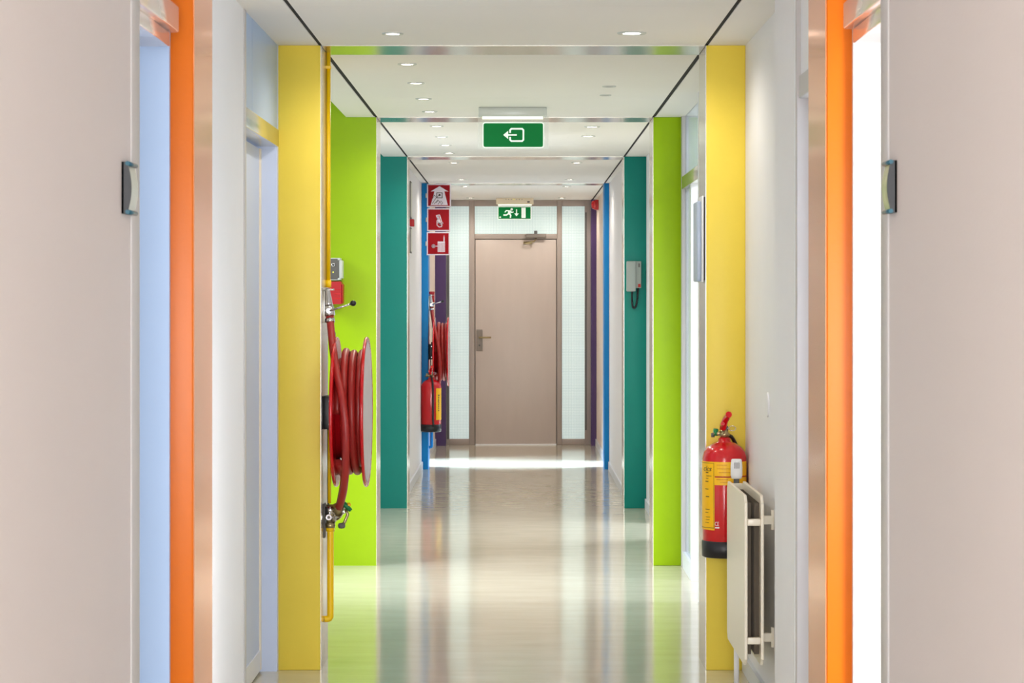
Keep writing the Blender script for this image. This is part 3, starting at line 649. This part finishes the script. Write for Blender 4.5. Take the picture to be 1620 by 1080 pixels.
# ------------------------------------------------------------------ fire extinguishers
def extinguisher(cx, cy, z0, label, near):
    R = 0.0885; g = (cx, cy)
    r = thing('fire_extinguisher', label, 'fire extinguisher', (cx, cy, z0), 'red fire extinguishers')
    q = MB(); q.lathe([(R - 0.004, 0.062), (R, 0.070), (R, 0.395), (R - 0.006, 0.418), (R - 0.022, 0.438), (0.045, 0.452), (0.026, 0.458), (0.024, 0.470), (0.018, 0.476), (0, 0.476)], (cx, cy, z0), 'Z', 'red', 56); q.build('cylinder', r)
    q = MB(); q.lathe([(0, 0.005), (R - 0.012, 0.005), (R - 0.006, 0.0), (R + 0.001, 0.004), (R + 0.002, 0.064), (R - 0.003, 0.068), (R - 0.01, 0.066)], (cx, cy, z0), 'Z', 'black', 56)
    q.build('base_ring', r)
    # valve
    zt = z0 + 0.476
    q = MB(); q.cyl((cx, cy, zt - 0.004), (cx, cy, zt + 0.03), 0.016, 'brass'); q.cyl((cx, cy, zt + 0.004), (cx, cy, zt + 0.018), 0.021, 'brass', seg=8)
    q.cyl((cx - 0.045, cy, zt + 0.014), (cx, cy, zt + 0.016), 0.009, 'brass'); q.box(cx - 0.012, cx + 0.014, cy - 0.014, cy + 0.014, zt + 0.026, zt + 0.046, 'dkgrey', 0.004); q.build('valve', r)
    q = MB(); q.cyl((cx - 0.036, cy, zt + 0.006), (cx - 0.034, cy, zt + 0.034), 0.010, 'green_plastic' if near else 'brass'); q.cyl((cx - 0.046, cy, zt + 0.0), (cx - 0.046, cy, zt + 0.016), 0.007, 'dkgrey')
    q.build('valve_cap', r)
    q = MB(); hl = [(cx - 0.006, cy - 0.01, zt + 0.035), (cx - 0.002, cy - 0.03, zt + 0.062), (cx + 0.006, cy - 0.055, zt + 0.083), (cx + 0.010, cy - 0.085, zt + 0.095)]
    q.tube(smooth(hl), [0.013] * 13 + [0.0125] * 6, 'red', 12)
    hl = [(cx - 0.012, cy - 0.01, zt + 0.035), (cx - 0.014, cy - 0.04, zt + 0.052), (cx - 0.014, cy - 0.085, zt + 0.058)]
    q.tube(smooth(hl), 0.008, 'red', 10); q.build('squeeze_handle', r)
    q = MB(); ring = [(cx + 0.030 + 0.014 * math.cos(t), cy - 0.012 + 0.008 * math.sin(t), zt + 0.036 + 0.009 * math.sin(t)) for t in [2 * math.pi * k / 20 for k in range(20)]]
    q.tube(ring, 0.0016, 'chrome', 8, closed=True); q.cyl((cx + 0.004, cy - 0.012, zt + 0.036), (cx + 0.017, cy - 0.012, zt + 0.036), 0.002, 'chrome'); q.build('pin_ring', r)
    q = MB(); q.box(cx - 0.03, cx + 0.03, cy + R - 0.004, cy + R + 0.012, z0 + 0.30, z0 + 0.36, 'dkgrey', 0.003); q.box(cx - 0.012, cx + 0.012, cy + R - 0.004, cy + R + 0.012, z0 + 0.26, z0 + 0.42, 'dkgrey', 0.003); q.build('wall_bracket', r)
    D = math.radians
    def band(a0, a1, za, zb, n=14):
        return [[(D(a0 + (a1 - a0) * k / n), za), (D(a0 + (a1 - a0) * (k + 1) / n), za), (D(a0 + (a1 - a0) * (k + 1) / n), zb), (D(a0 + (a1 - a0) * k / n), zb)] for k in range(n)]
    if near:
        zz = lambda py: CZ - (py - CY) * (cy - 0.06) / F
        q = MB(); q.wrap(band(-105, -31, zz(838), zz(730)), g, R, 'label_y', 0.0005); q.wrap(band(-31, 75, zz(766.5), zz(730)), g, R, 'label_y', 0.0005)
        q.wrap(band(-33.6, -32.6, zz(835), zz(732), 1), g, R, 'ink', 0.001); q.wrap(band(-100, -33, zz(732.6), zz(732)), g, R, 'ink', 0.001); q.wrap(band(-100, -33, zz(835), zz(834.2)), g, R, 'ink', 0.001)
        q.wrap(band(-30, 75, zz(754.5), zz(752.5)), g, R, 'ink_red', 0.001)
        for py, a0, a1, h in ((748, -60, -50, 1.4), (753, -58, -40, .8), (757, -60, -50, .8), (762, -62, -50, 1.2), (774, -62, -50, 1), (786, -60, -47, 1.2), (806, -62, -46, .8), (811, -62, -50, .8), (818, -60, -44, .7), (822, -60, -46, .7), (827, -62, -48, .7)):
            q.wrap(band(a0, a1, zz(py), zz(py - h), 3), g, R, 'ink', 0.0012)
        for py, a0, a1 in ((735, -25, 2), (741, -24, 20), (747, -20, 16), (758, -26, 4), (762, -16, 25)):
            q.wrap(band(a0, a1, zz(py), zz(py - .6), 6), g, R, 'ink_red', 0.0012)
        tp = text_polys('cks', 0.040)
        q.wrap([[(D(-72) + (u + v * 0.22) / R * 0.95, zz(745) + v * 0.75) for u, v in p] for p in tp], g, R, 'ink', 0.0014)
        q.build('label_panel', r)
        q = MB(); tp = text_polys('CE', 0.024)
        q.wrap([[(D(-30.5) + u / R * 0.62, zz(831) + v) for u, v in p] for p in tp], g, R, 'print_white', 0.001)
        q.wrap(band(-29.5, -18, zz(834.6), zz(832.6), 3), g, R, 'print_white', 0.001); tag(q.build('printed_mark', r), 'white CE mark on the red cylinder')
        q = MB(); q.tube(smooth([(cx + 0.012, cy + 0.01, zt + 0.008), (cx + 0.035, cy + 0.04, zt - 0.005), (cx + 0.062, cy + 0.065, zt - 0.06), (cx + 0.074, cy + 0.062, zt - 0.13), (cx + 0.085, cy + 0.04, zt - 0.2), (cx + 0.090, cy + 0.02, zt - 0.26)]), 0.0075, 'black', 12)
        q.box(cx + 0.085, cx + 0.101, cy, cy + 0.03, z0 + 0.24, z0 + 0.27, 'darkred', 0.003); q.build('hose', r)
    else:
        zz = lambda py: CZ - (py - CY) * (cy - 0.06) / F
        q = MB(); q.wrap(band(32, 95, zz(664), zz(614)), g, R, 'label_y', 0.0005)
        rn = random.Random(3)
        for k in range(9):                                            # unreadable dark lettering, running upwards
            z = zz(650) + k * 0.0165
            q.wrap(band(44 + rn.random() * 3, 57 - rn.random() * 4, z, z + 0.004 + 0.007 * rn.random(), 2), g, R, 'ink', 0.0012); q.wrap(band(48, 50, z, z + 0.013, 1), g, R, 'ink', 0.0012)
        q.build('label_panel', r)
        q = MB(); q.tube(smooth([(cx + 0.0, cy - 0.02, zt + 0.012), (cx + 0.01, cy - 0.07, zt - 0.01), (cx + 0.018, cy - R - 0.008, zt - 0.07), (cx + 0.020, cy - R - 0.010, zt - 0.2), (cx + 0.020, cy - R - 0.010, zt - 0.36), (cx + 0.026, cy - R - 0.010, zt - 0.42)]), 0.009, 'black', 12)
        q.build('hose', r)
        q = MB(); q.tube(smooth([(cx - R, cy + 0.02, z0 + 0.30), (cx - R - 0.014, cy + 0.02, z0 + 0.26), (cx - R - 0.004, cy + 0.02, z0 + 0.22), (cx - R - 0.012, cy + 0.02, z0 + 0.15), (cx - R + 0.002, cy + 0.02, z0 + 0.11)]), 0.005, 'black', 10); q.build('strap', r)
    return r
extinguisher(0.821, 9.08, 0.470, 'red extinguisher with yellow label on the right of the yellow portal, behind radiator', True)
extinguisher(-0.766, 19.92, 0.339, 'small far red extinguisher under the hose reel of the blue portal', False)

# ------------------------------------------------------------------ emergency exit signs
def exit_sign(yc, cxp, label, box, panel, plate, housing):
    r = thing('exit_sign', label, 'exit sign', (at(cxp, 0, yc).x, yc, H), 'green emergency exit signs')
    a = at(box[0], box[3], yc); c = at(box[1], box[2], yc)
    q = MB(); q.box(a.x, c.x, yc - 0.035, yc + 0.035, a.z + 0.018, H, housing, 0.006)
    q.box(a.x + 0.003, c.x - 0.003, yc - 0.03, yc + 0.03, H - 0.006, H - 0.0005, 'dkgrey'); q.build('housing', r)
    q = MB(); q.tube([(a.x + 0.02, yc - 0.012, a.z + 0.012), (c.x - 0.02, yc - 0.012, a.z + 0.012)], 0.008, 'tube'); q.build('light_tube', r)
    pa = at(panel[0], panel[3], yc); pc = at(panel[1], panel[2], yc)
    if plate:
        la = at(plate[0], plate[2], yc); lc = at(plate[1], 0, yc)
        q = MB(); q.box(la.x, lc.x, yc - 0.003, yc + 0.003, la.z, a.z + 0.02, 'acrylic'); q.build('clear_plate', r)
    q = MB(); rd = 0.010 if plate else 0.002
    q.prism(rrect(pa.x - 0.006, pc.x + 0.006, pa.z - 0.006, pc.z + (0.006 if plate else 0.004), rd + 0.004), yc - 0.0045, yc + 0.0045, 'sign_lit')
    q.prism(rrect(pa.x, pc.x, pa.z, pc.z, rd), yc - 0.0055, yc + 0.0055, 'sign_green'); q.build('sign_panel', r)
    if not plate:
        for hx in (pa.x + 0.02, pc.x - 0.03):
            q = MB(); q.box(hx, hx + 0.01, yc - 0.003, yc + 0.003, pc.z, a.z + 0.02, 'ltgrey'); q.build('hanger', r)
    return r, pa, pc, yc
r, pa, pc, yc = exit_sign(12.15, 812, 'large green exit sign with left arrow hanging before the green portal', (757, 865, 170, 190), (765, 859, 195, 232.5), (756, 868, 236), 'housing')
def X(px): return at(px, 0, yc).x
def Z(py): return at(0, py, yc).z
q = MB(); f0, f1 = yc - 0.0066, yc - 0.0056
q.prism([(X(796), Z(213.5)), (X(804), Z(207)), (X(804), Z(220))], f0, f1, 'sign_lit')
q.stroke([(X(803), Z(213.5)), (X(817), Z(213.5))], 0.008, f0, f1, 'sign_lit')
pts = [(X(807), Z(209.5)), (X(807), Z(206)), (X(809), Z(203.8)), (X(826), Z(203.8)), (X(828), Z(206)), (X(828), Z(221)), (X(826), Z(223.2)), (X(809), Z(223.2)), (X(807), Z(221)), (X(807), Z(217.5))]
q.stroke(pts, 0.009, f0, f1, 'sign_lit'); q.build('pictogram', r)
r, pa, pc, yc = exit_sign(23.0, 814, 'small green exit sign with running figure above the end door', (785, 844, 314, 326), (788.5, 839.5, 327.5, 346), None, 'cream')
f0, f1 = yc - 0.0066, yc - 0.0056; q = MB(); w = 'sign_lit'
q.disc((X(809.5), Z(331)), 0.0125, f0, f1, w)
q.prism([(X(804), Z(332.5)), (X(808), Z(332.8)), (X(807.6), Z(338.5)), (X(803.4), Z(338.5))], f0, f1, w)
q.stroke([(X(807), Z(333.5)), (X(809.5), Z(336)), (X(812), Z(335.2))], 0.011, f0, f1, w)
q.stroke([(X(804.5), Z(333.2)), (X(801), Z(333)), (X(799), Z(335.5))], 0.011, f0, f1, w)
q.stroke([(X(804.5), Z(338)), (X(801), Z(340)), (X(797), Z(340))], 0.014, f0, f1, w)
q.stroke([(X(806), Z(338)), (X(808), Z(340.5)), (X(807.5), Z(344))], 0.014, f0, f1, w)
q.build('running_figure', r); q = MB()
q.stroke([(X(817.2), Z(331.5)), (X(817.2), Z(340))], 0.010, f0, f1, w)
q.prism([(X(813.6), Z(337.5)), (X(820.8), Z(337.5)), (X(817.2), Z(342))], f0, f1, w)
q.build('down_arrow', r); q = MB()
q.prism([(X(825), Z(328.5)), (X(831.5), Z(328.5)), (X(831.5), Z(344.8)), (X(825), Z(344.8))], f0, f1, w)
q.build('door_symbol', r); q = MB()
q.prism([(X(790), Z(342.5)), (X(792.5), Z(342.5)), (X(792.5), Z(344.5)), (X(790), Z(344.5))], f0, f1, w); q.build('small_mark', r)
for k in range(7):
    q = MB(); q.box(X(800 + k * 4.2), X(801 + k * 4.2), yc - 0.0365, yc - 0.034, Z(316.2), Z(315.2), 'led' if k == 3 else 'dkgrey'); q.build('status_light' if k == 3 else 'vent_slot', r)
q = MB(); q.box(X(834), X(838), yc - 0.0365, yc - 0.034, Z(320.5), Z(318.5), 'black'); q.build('test_button', r)

# ------------------------------------------------------------------ three red wall signs at the blue portal
YS = 20.02
def flag_sign(px0, px1, py0, py1, label):
    a = at(px0, py1, YS); c = at(px1, py0, YS)
    r = thing('safety_sign', label, 'sign', ((a.x + c.x) / 2, YS, a.z), 'red fire safety signs at the blue portal')
    q = MB(); q.box(a.x, c.x, YS - 0.012, YS - 0.006, a.z, c.z, 'sign_white', 0.001)
    q.box(a.x - 0.012, a.x + 0.03, YS - 0.006, YS + 0.03, (a.z + c.z) / 2 - 0.02, (a.z + c.z) / 2 + 0.02, 'steel', 0.002); q.build('sign_plate', r)
    m = 0.010; q = MB(); q.box(a.x + m, c.x - m, YS - 0.0135, YS - 0.0115, a.z + m, c.z - m, 'sign_red'); q.build('red_field', r)
    return r
yc = YS
f0, f1 = YS - 0.0150, YS - 0.0134; w = 'sign_white'
r = flag_sign(675.5, 713.5, 291, 327.5, 'top red sign with white arrow and hand pressing a call button')
q = MB(); q.prism([(X(681), Z(303)), (X(695.5), Z(294.5)), (X(709.5), Z(303)), (X(703), Z(302.5)), (X(708.5), Z(324.5)), (X(681.5), Z(324.5)), (X(687.5), Z(302.5))], f0, f1, w); q.build('arrow', r)
q = MB(); g0, g1 = f0 - 0.001, f0 + 0.0002
q.stroke([(X(691), Z(305)), (X(699.5), Z(305)), (X(699.5), Z(313)), (X(691), Z(313))], 0.006, g0, g1, 'ink', True); q.disc((X(695.5), Z(308.5)), 0.010, g0, g1, 'ink', 16)
for l_ in ([(684, 322), (690, 313), (694, 309.5)], [(687, 322.5), (693, 316)], [(690, 321), (693.5, 317), (697.5, 321.5)], [(693, 323), (696.5, 318.5)], [(684.5, 314), (687, 308.5), (689, 311)], [(697.5, 317.5), (700.5, 321), (698, 323.5)]):
    q.stroke([(X(u), Z(v)) for u, v in l_], 0.004, g0, g1, 'ink')
q.build('hand_drawing', r)
r = flag_sign(675.8, 712.4, 329.5, 365.5, 'middle red sign with white telephone handset')
q = MB()
q.stroke([(X(690.5), Z(341)), (X(695.5), Z(340)), (X(699.5), Z(353)), (X(696), Z(355)), (X(690.5), Z(341))], 0.008, f0, f1, w)
q.stroke([(X(693), Z(343)), (X(696.5), Z(352))], 0.013, f0, f1, w)
q.stroke([(X(693.5), Z(344)), (X(691.5), Z(350)), (X(691.5), Z(356)), (X(694.5), Z(359)), (X(698.5), Z(358.5)), (X(699.5), Z(355.5)), (X(696), Z(354.5)), (X(693), Z(351))], 0.0075, f0, f1, w)
q.stroke([(X(699), Z(352.5)), (X(701), Z(352.8))], 0.007, f0, f1, w); q.build('pictogram', r)
r = flag_sign(675.2, 711.6, 367, 403.5, 'bottom red sign with white hose reel')
q = MB()
q.prism([(X(692.5), Z(382)), (X(704), Z(382)), (X(704), Z(398.5)), (X(692.5), Z(398.5))], f0, f1, w)
for k in range(6): q.prism([(X(693.6 + k * 1.8), Z(384)), (X(694.1 + k * 1.8), Z(384)), (X(694.1 + k * 1.8), Z(398)), (X(693.6 + k * 1.8), Z(398))], f0 - 0.0006, f0 + 0.0002, 'sign_red')
q.prism([(X(701.8), Z(383)), (X(701.8), Z(376)), (X(702.6), Z(371.5)), (X(703.4), Z(376)), (X(703.4), Z(383))], f0, f1, w)
cc = (X(685.8), Z(389.3)); q.stroke([(cc[0] + 0.014 * math.cos(2 * math.pi * k / 18), cc[1] + 0.014 * math.sin(2 * math.pi * k / 18)) for k in range(18)], 0.0055, f0, f1, w, True)
q.stroke([(cc[0] - 0.014, cc[1]), (cc[0] + 0.04, cc[1])], 0.006, f0, f1, w); q.stroke([(cc[0], cc[1] - 0.014), (cc[0], cc[1] + 0.014)], 0.006, f0, f1, w); q.build('pictogram', r)

# ------------------------------------------------------------------ telephone on the teal column
yt = PY['teal']
def TX(px): return at(px, 0, yt - 0.04).x
def TZ(py): return at(0, py, yt - 0.04).z
r = thing('wall_telephone', 'grey wall telephone with black cord on the right teal column', 'telephone', (TX(1003), yt, TZ(461)))
q = MB(); q.box(TX(1004), TX(1014.5), yt - 0.035, yt, TZ(455.5), TZ(413), 'phone', 0.004); q.box(TX(992), TX(1006), yt - 0.028, yt, TZ(457), TZ(414), 'phone', 0.004); q.build('phone_body', r)
q = MB(); q.box(TX(991.5), TX(1005.5), yt - 0.062, yt - 0.028, TZ(461), TZ(413), 'phone', 0.006); q.box(TX(991.2), TX(992.4), yt - 0.05, yt - 0.03, TZ(460), TZ(414), 'ltgrey', 0.002); q.build('handset', r)
q = MB(); q.box(TX(1009.5), TX(1013.5), yt - 0.0365, yt - 0.034, TZ(454), TZ(449), 'ink_red'); tag(q.build('call_button', r), 'small red button')
q = MB(); q.box(TX(1009.8), TX(1012.5), yt - 0.0365, yt - 0.034, TZ(422.5), TZ(416.5), 'dkgrey'); q.build('speaker_grille', r)
q = MB(); cp = smooth([(TX(1000), yt - 0.04, TZ(460)), (TX(999.8), yt - 0.035, TZ(472)), (TX(1000.5), yt - 0.03, TZ(482)), (TX(1003), yt - 0.025, TZ(487.5)), (TX(1006.5), yt - 0.022, TZ(483)), (TX(1008.5), yt - 0.02, TZ(472)), (TX(1009), yt - 0.02, TZ(462)), (TX(1010), yt - 0.018, TZ(455))], 24)
hel = [p + Vector((math.cos(k * 1.1) * 0.005, math.sin(k * 1.1) * 0.005, 0)) for k, p in enumerate(cp)]
q.tube(hel, 0.0042, 'black', 8); q.tube(cp, 0.004, 'black', 8); q.build('cord', r)

# ------------------------------------------------------------------ radiator on the right wall
r = thing('radiator', 'white double panel radiator on the right wall before the yellow portal', 'radiator', (0.83, 8.40, 0.0))
def rad_panel(x):
    q = MB(); y0, y1, z0, z1 = 8.06, 8.74, 0.195, 0.80
    q.prism([(y0, z0 + 0.025), (y0 + 0.03, z0), (y1 - 0.03, z0), (y1, z0 + 0.025), (y1, z1 - 0.025), (y1 - 0.03, z1), (y0 + 0.03, z1), (y0, z1 - 0.025)], x, x + 0.011, 'rad', 'YZ')
    o = q.build('panel', r)
    bv = o.modifiers.new('edge', 'BEVEL'); bv.width = 0.003; bv.segments = 2
    return o
rad_panel(0.800); rad_panel(0.858)
for z in (0.705, 0.285):
    q = MB(); q.box(0.811, 0.858, 8.062, 8.085, z - 0.012, z + 0.012, 'rad', 0.003); q.build('connector', r)
    q = MB(); q.box(0.811, 0.858, 8.715, 8.735, z - 0.012, z + 0.012, 'rad', 0.003); q.build('connector', r)
q = MB()
for k in range(22):
    y = 8.12 + k * 0.027; q.box(0.811, 0.829, y, y + 0.003, 0.23, 0.77, 'rad_shade'); q.box(0.840, 0.858, y, y + 0.003, 0.23, 0.77, 'rad_shade')
q.build('convector_fins', r)
for y in (8.15, 8.62):
    for z in (0.25, 0.67):
        q = MB(); q.prism([(0.869, z + 0.02), (0.905, z + 0.02), (0.905, z), (0.9148, z), (0.9148, z + 0.07), (0.905, z + 0.07), (0.905, z + 0.05), (0.869, z + 0.05)], y, y + 0.02, 'rad'); q.build('wall_bracket', r)
vx, vy = 0.840, 8.775
q = MB(); q.lathe([(0, 0.075), (0.018, 0.075), (0.0205, 0.071), (0.0225, 0.045), (0.0225, 0.012), (0.019, 0.0), (0.0, 0.0)], (vx, vy, 0.805), 'Z', 'print_white', 24)
for k in range(4): q.box(vx - 0.010 + k * 0.0055, vx - 0.008 + k * 0.0055, vy - 0.0235, vy - 0.019, 0.845, 0.868, 'dkgrey')
tag(q.build('thermostat_head', r), 'white thermostat head')
q = MB(); q.cyl((vx, vy, 0.765), (vx, vy, 0.806), 0.011, 'dkgrey'); q.cyl((vx, vy, 0.775), (0.84, 8.735, 0.775), 0.010, 'chrome'); q.box(0.81, 0.86, 8.715, 8.74, 0.76, 0.79, 'rad', 0.002); q.build('valve', r)
q = MB(); q.cyl((vx, vy, 0.0), (vx, vy, 0.24), 0.010, 'print_white'); q.cyl((vx, vy, 0.235), (0.84, 8.735, 0.235), 0.009, 'print_white'); q.lathe([(0.0, 0.012), (0.014, 0.012), (0.026, 0.006), (0.027, 0.0)], (vx, vy, 0), 'Z', 'chrome', 24); q.build('supply_pipe', r)
q = MB(); q.lathe([(0.045, 0.0), (0.045, -0.004), (0.040, -0.006), (0.0, -0.006)], (0.915, 8.34, 1.494 - 166 * 8.34 / F), 'X', 'white', 40)
tag(q.build('cover_plate', loc=(0.915, 8.34, 1.11)), 'round white cover plate on the right wall above the radiator', 'cover plate')

# ------------------------------------------------------------------ name plates by the near doors
def name_plate(xw, sgn, y0, y1, label, insert):
    z0, z1 = 1.668, 1.772; d = 0.017
    r = thing('name_plate', label, 'door sign', (xw, y0, z0), 'curved name plates by the near doors')
    n = 10; prof = []
    for k in range(n + 1):
        t = k / n; prof.append((t, 0.009 + (d - 0.009) * math.sin(math.pi * t)))
    q = MB()                                                          # convex clear front with its insert
    pl = [(xw + sgn * h, z0 + 0.004 + t * (z1 - z0 - 0.008)) for t, h in prof]
    q.prism(pl + [(xw + sgn * 0.003, z1 - 0.004), (xw + sgn * 0.003, z0 + 0.004)], y0 + 0.006, y1, insert); q.build('insert', r)
    q = MB(); pl2 = [(xw + sgn * (h + 0.0025), z0 + t * (z1 - z0)) for t, h in prof]
    q.prism([(xw, z0)] + pl2 + [(xw, z1)], y0, y0 + 0.006, 'black'); q.build('end_cap', r)
    for z in (z0 + 0.003, z1 - 0.003):
        q = MB(); q.tube([(xw + sgn * 0.012, y0 - 0.002, z), (xw + sgn * 0.012, y1 + 0.002, z)], 0.0045, 'teal_plastic', 10); q.build('clamp_rail', r)
    q = MB(); q.box(min(xw, xw + sgn * 0.004), max(xw, xw + sgn * 0.004), y0, y1, z0, z1, 'teal_plastic'); q.build('back_plate', r)
    return r
M['insert_r'] = mat('printed_insert', (196, 196, 150), 0.2, var=0.35, scale=30)
M['insert_l'] = mat('plain_insert', (204, 206, 198), 0.2, var=0.05)
name_plate(-0.80, 1, 4.585, 4.685, 'curved teal edged name plate with plain insert on the near left wall', 'insert_l')
name_plate(0.754, -1, 4.535, 4.62, 'curved teal edged name plate with printed insert on the near right wall', 'insert_r')

# ------------------------------------------------------------------ document holder on the yellow lining
r = thing('document_holder', 'grey blue document holder on the right lining of the yellow portal', 'document holder', (JR, 9.3, 1.56))
q = MB(); q.box(JR - 0.006, JR, 9.20, 9.44, 1.575, 1.91, 'ink', 0.001); q.build('back_board', r)
q = MB(); q.box(JR - 0.012, JR - 0.006, 9.195, 9.445, 1.565, 1.915, 'frame_white', 0.002); q.build('frame', r)
q = MB(); q.box(JR - 0.030, JR - 0.012, 9.24, 9.44, 1.568, 1.895, 'pocket', 0.006); q.build('brochure_pocket', r)

# fire sounder at the far right
q = MB(); ym = 22.7; q.cyl((0.797, ym, 2.44), (0.775, ym, 2.44), 0.045, 'darkred', seg=28); q.lathe([(0.045, 0), (0.047, -0.02), (0.035, -0.045), (0.02, -0.05), (0, -0.05)], (0.775, ym, 2.44), 'X', 'red', 28)
q.box(0.765, 0.797, ym - 0.05, ym + 0.05, 2.39, 2.49, 'darkred', 0.006)
tag(q.build('fire_sounder', loc=(0.797, ym, 2.39)), 'small red fire sounder high on the right wall by the end screen', 'alarm')

# framed notices along the left wall behind the teal portal
for i, (za, zb, yy, lab) in enumerate(((2.13, 2.42, 17.85, 'upper framed notice on the left wall behind the teal portal'), (1.86, 2.06, 17.85, 'lower framed notice on the left wall behind the teal portal'))):
    r = thing('notice_frame', lab, 'notice', (-0.854, yy, za), 'framed notices behind the teal portal')
    q = MB(); q.box(-0.854, -0.842, yy - 0.11, yy + 0.11, za, zb, 'dkgrey', 0.002); q.build('frame', r)
    q = MB(); q.box(-0.843, -0.840, yy - 0.098, yy + 0.098, za + 0.012, zb - 0.012, 'paper'); q.build('sheet', r)
q = MB(); q.box(-0.854, -0.818, 17.80, 17.88, 2.068, 2.125, 'darkred', 0.005)
tag(q.build('call_point', loc=(-0.854, 17.84, 2.068)), 'small red alarm unit between the notices behind the teal portal', 'alarm')
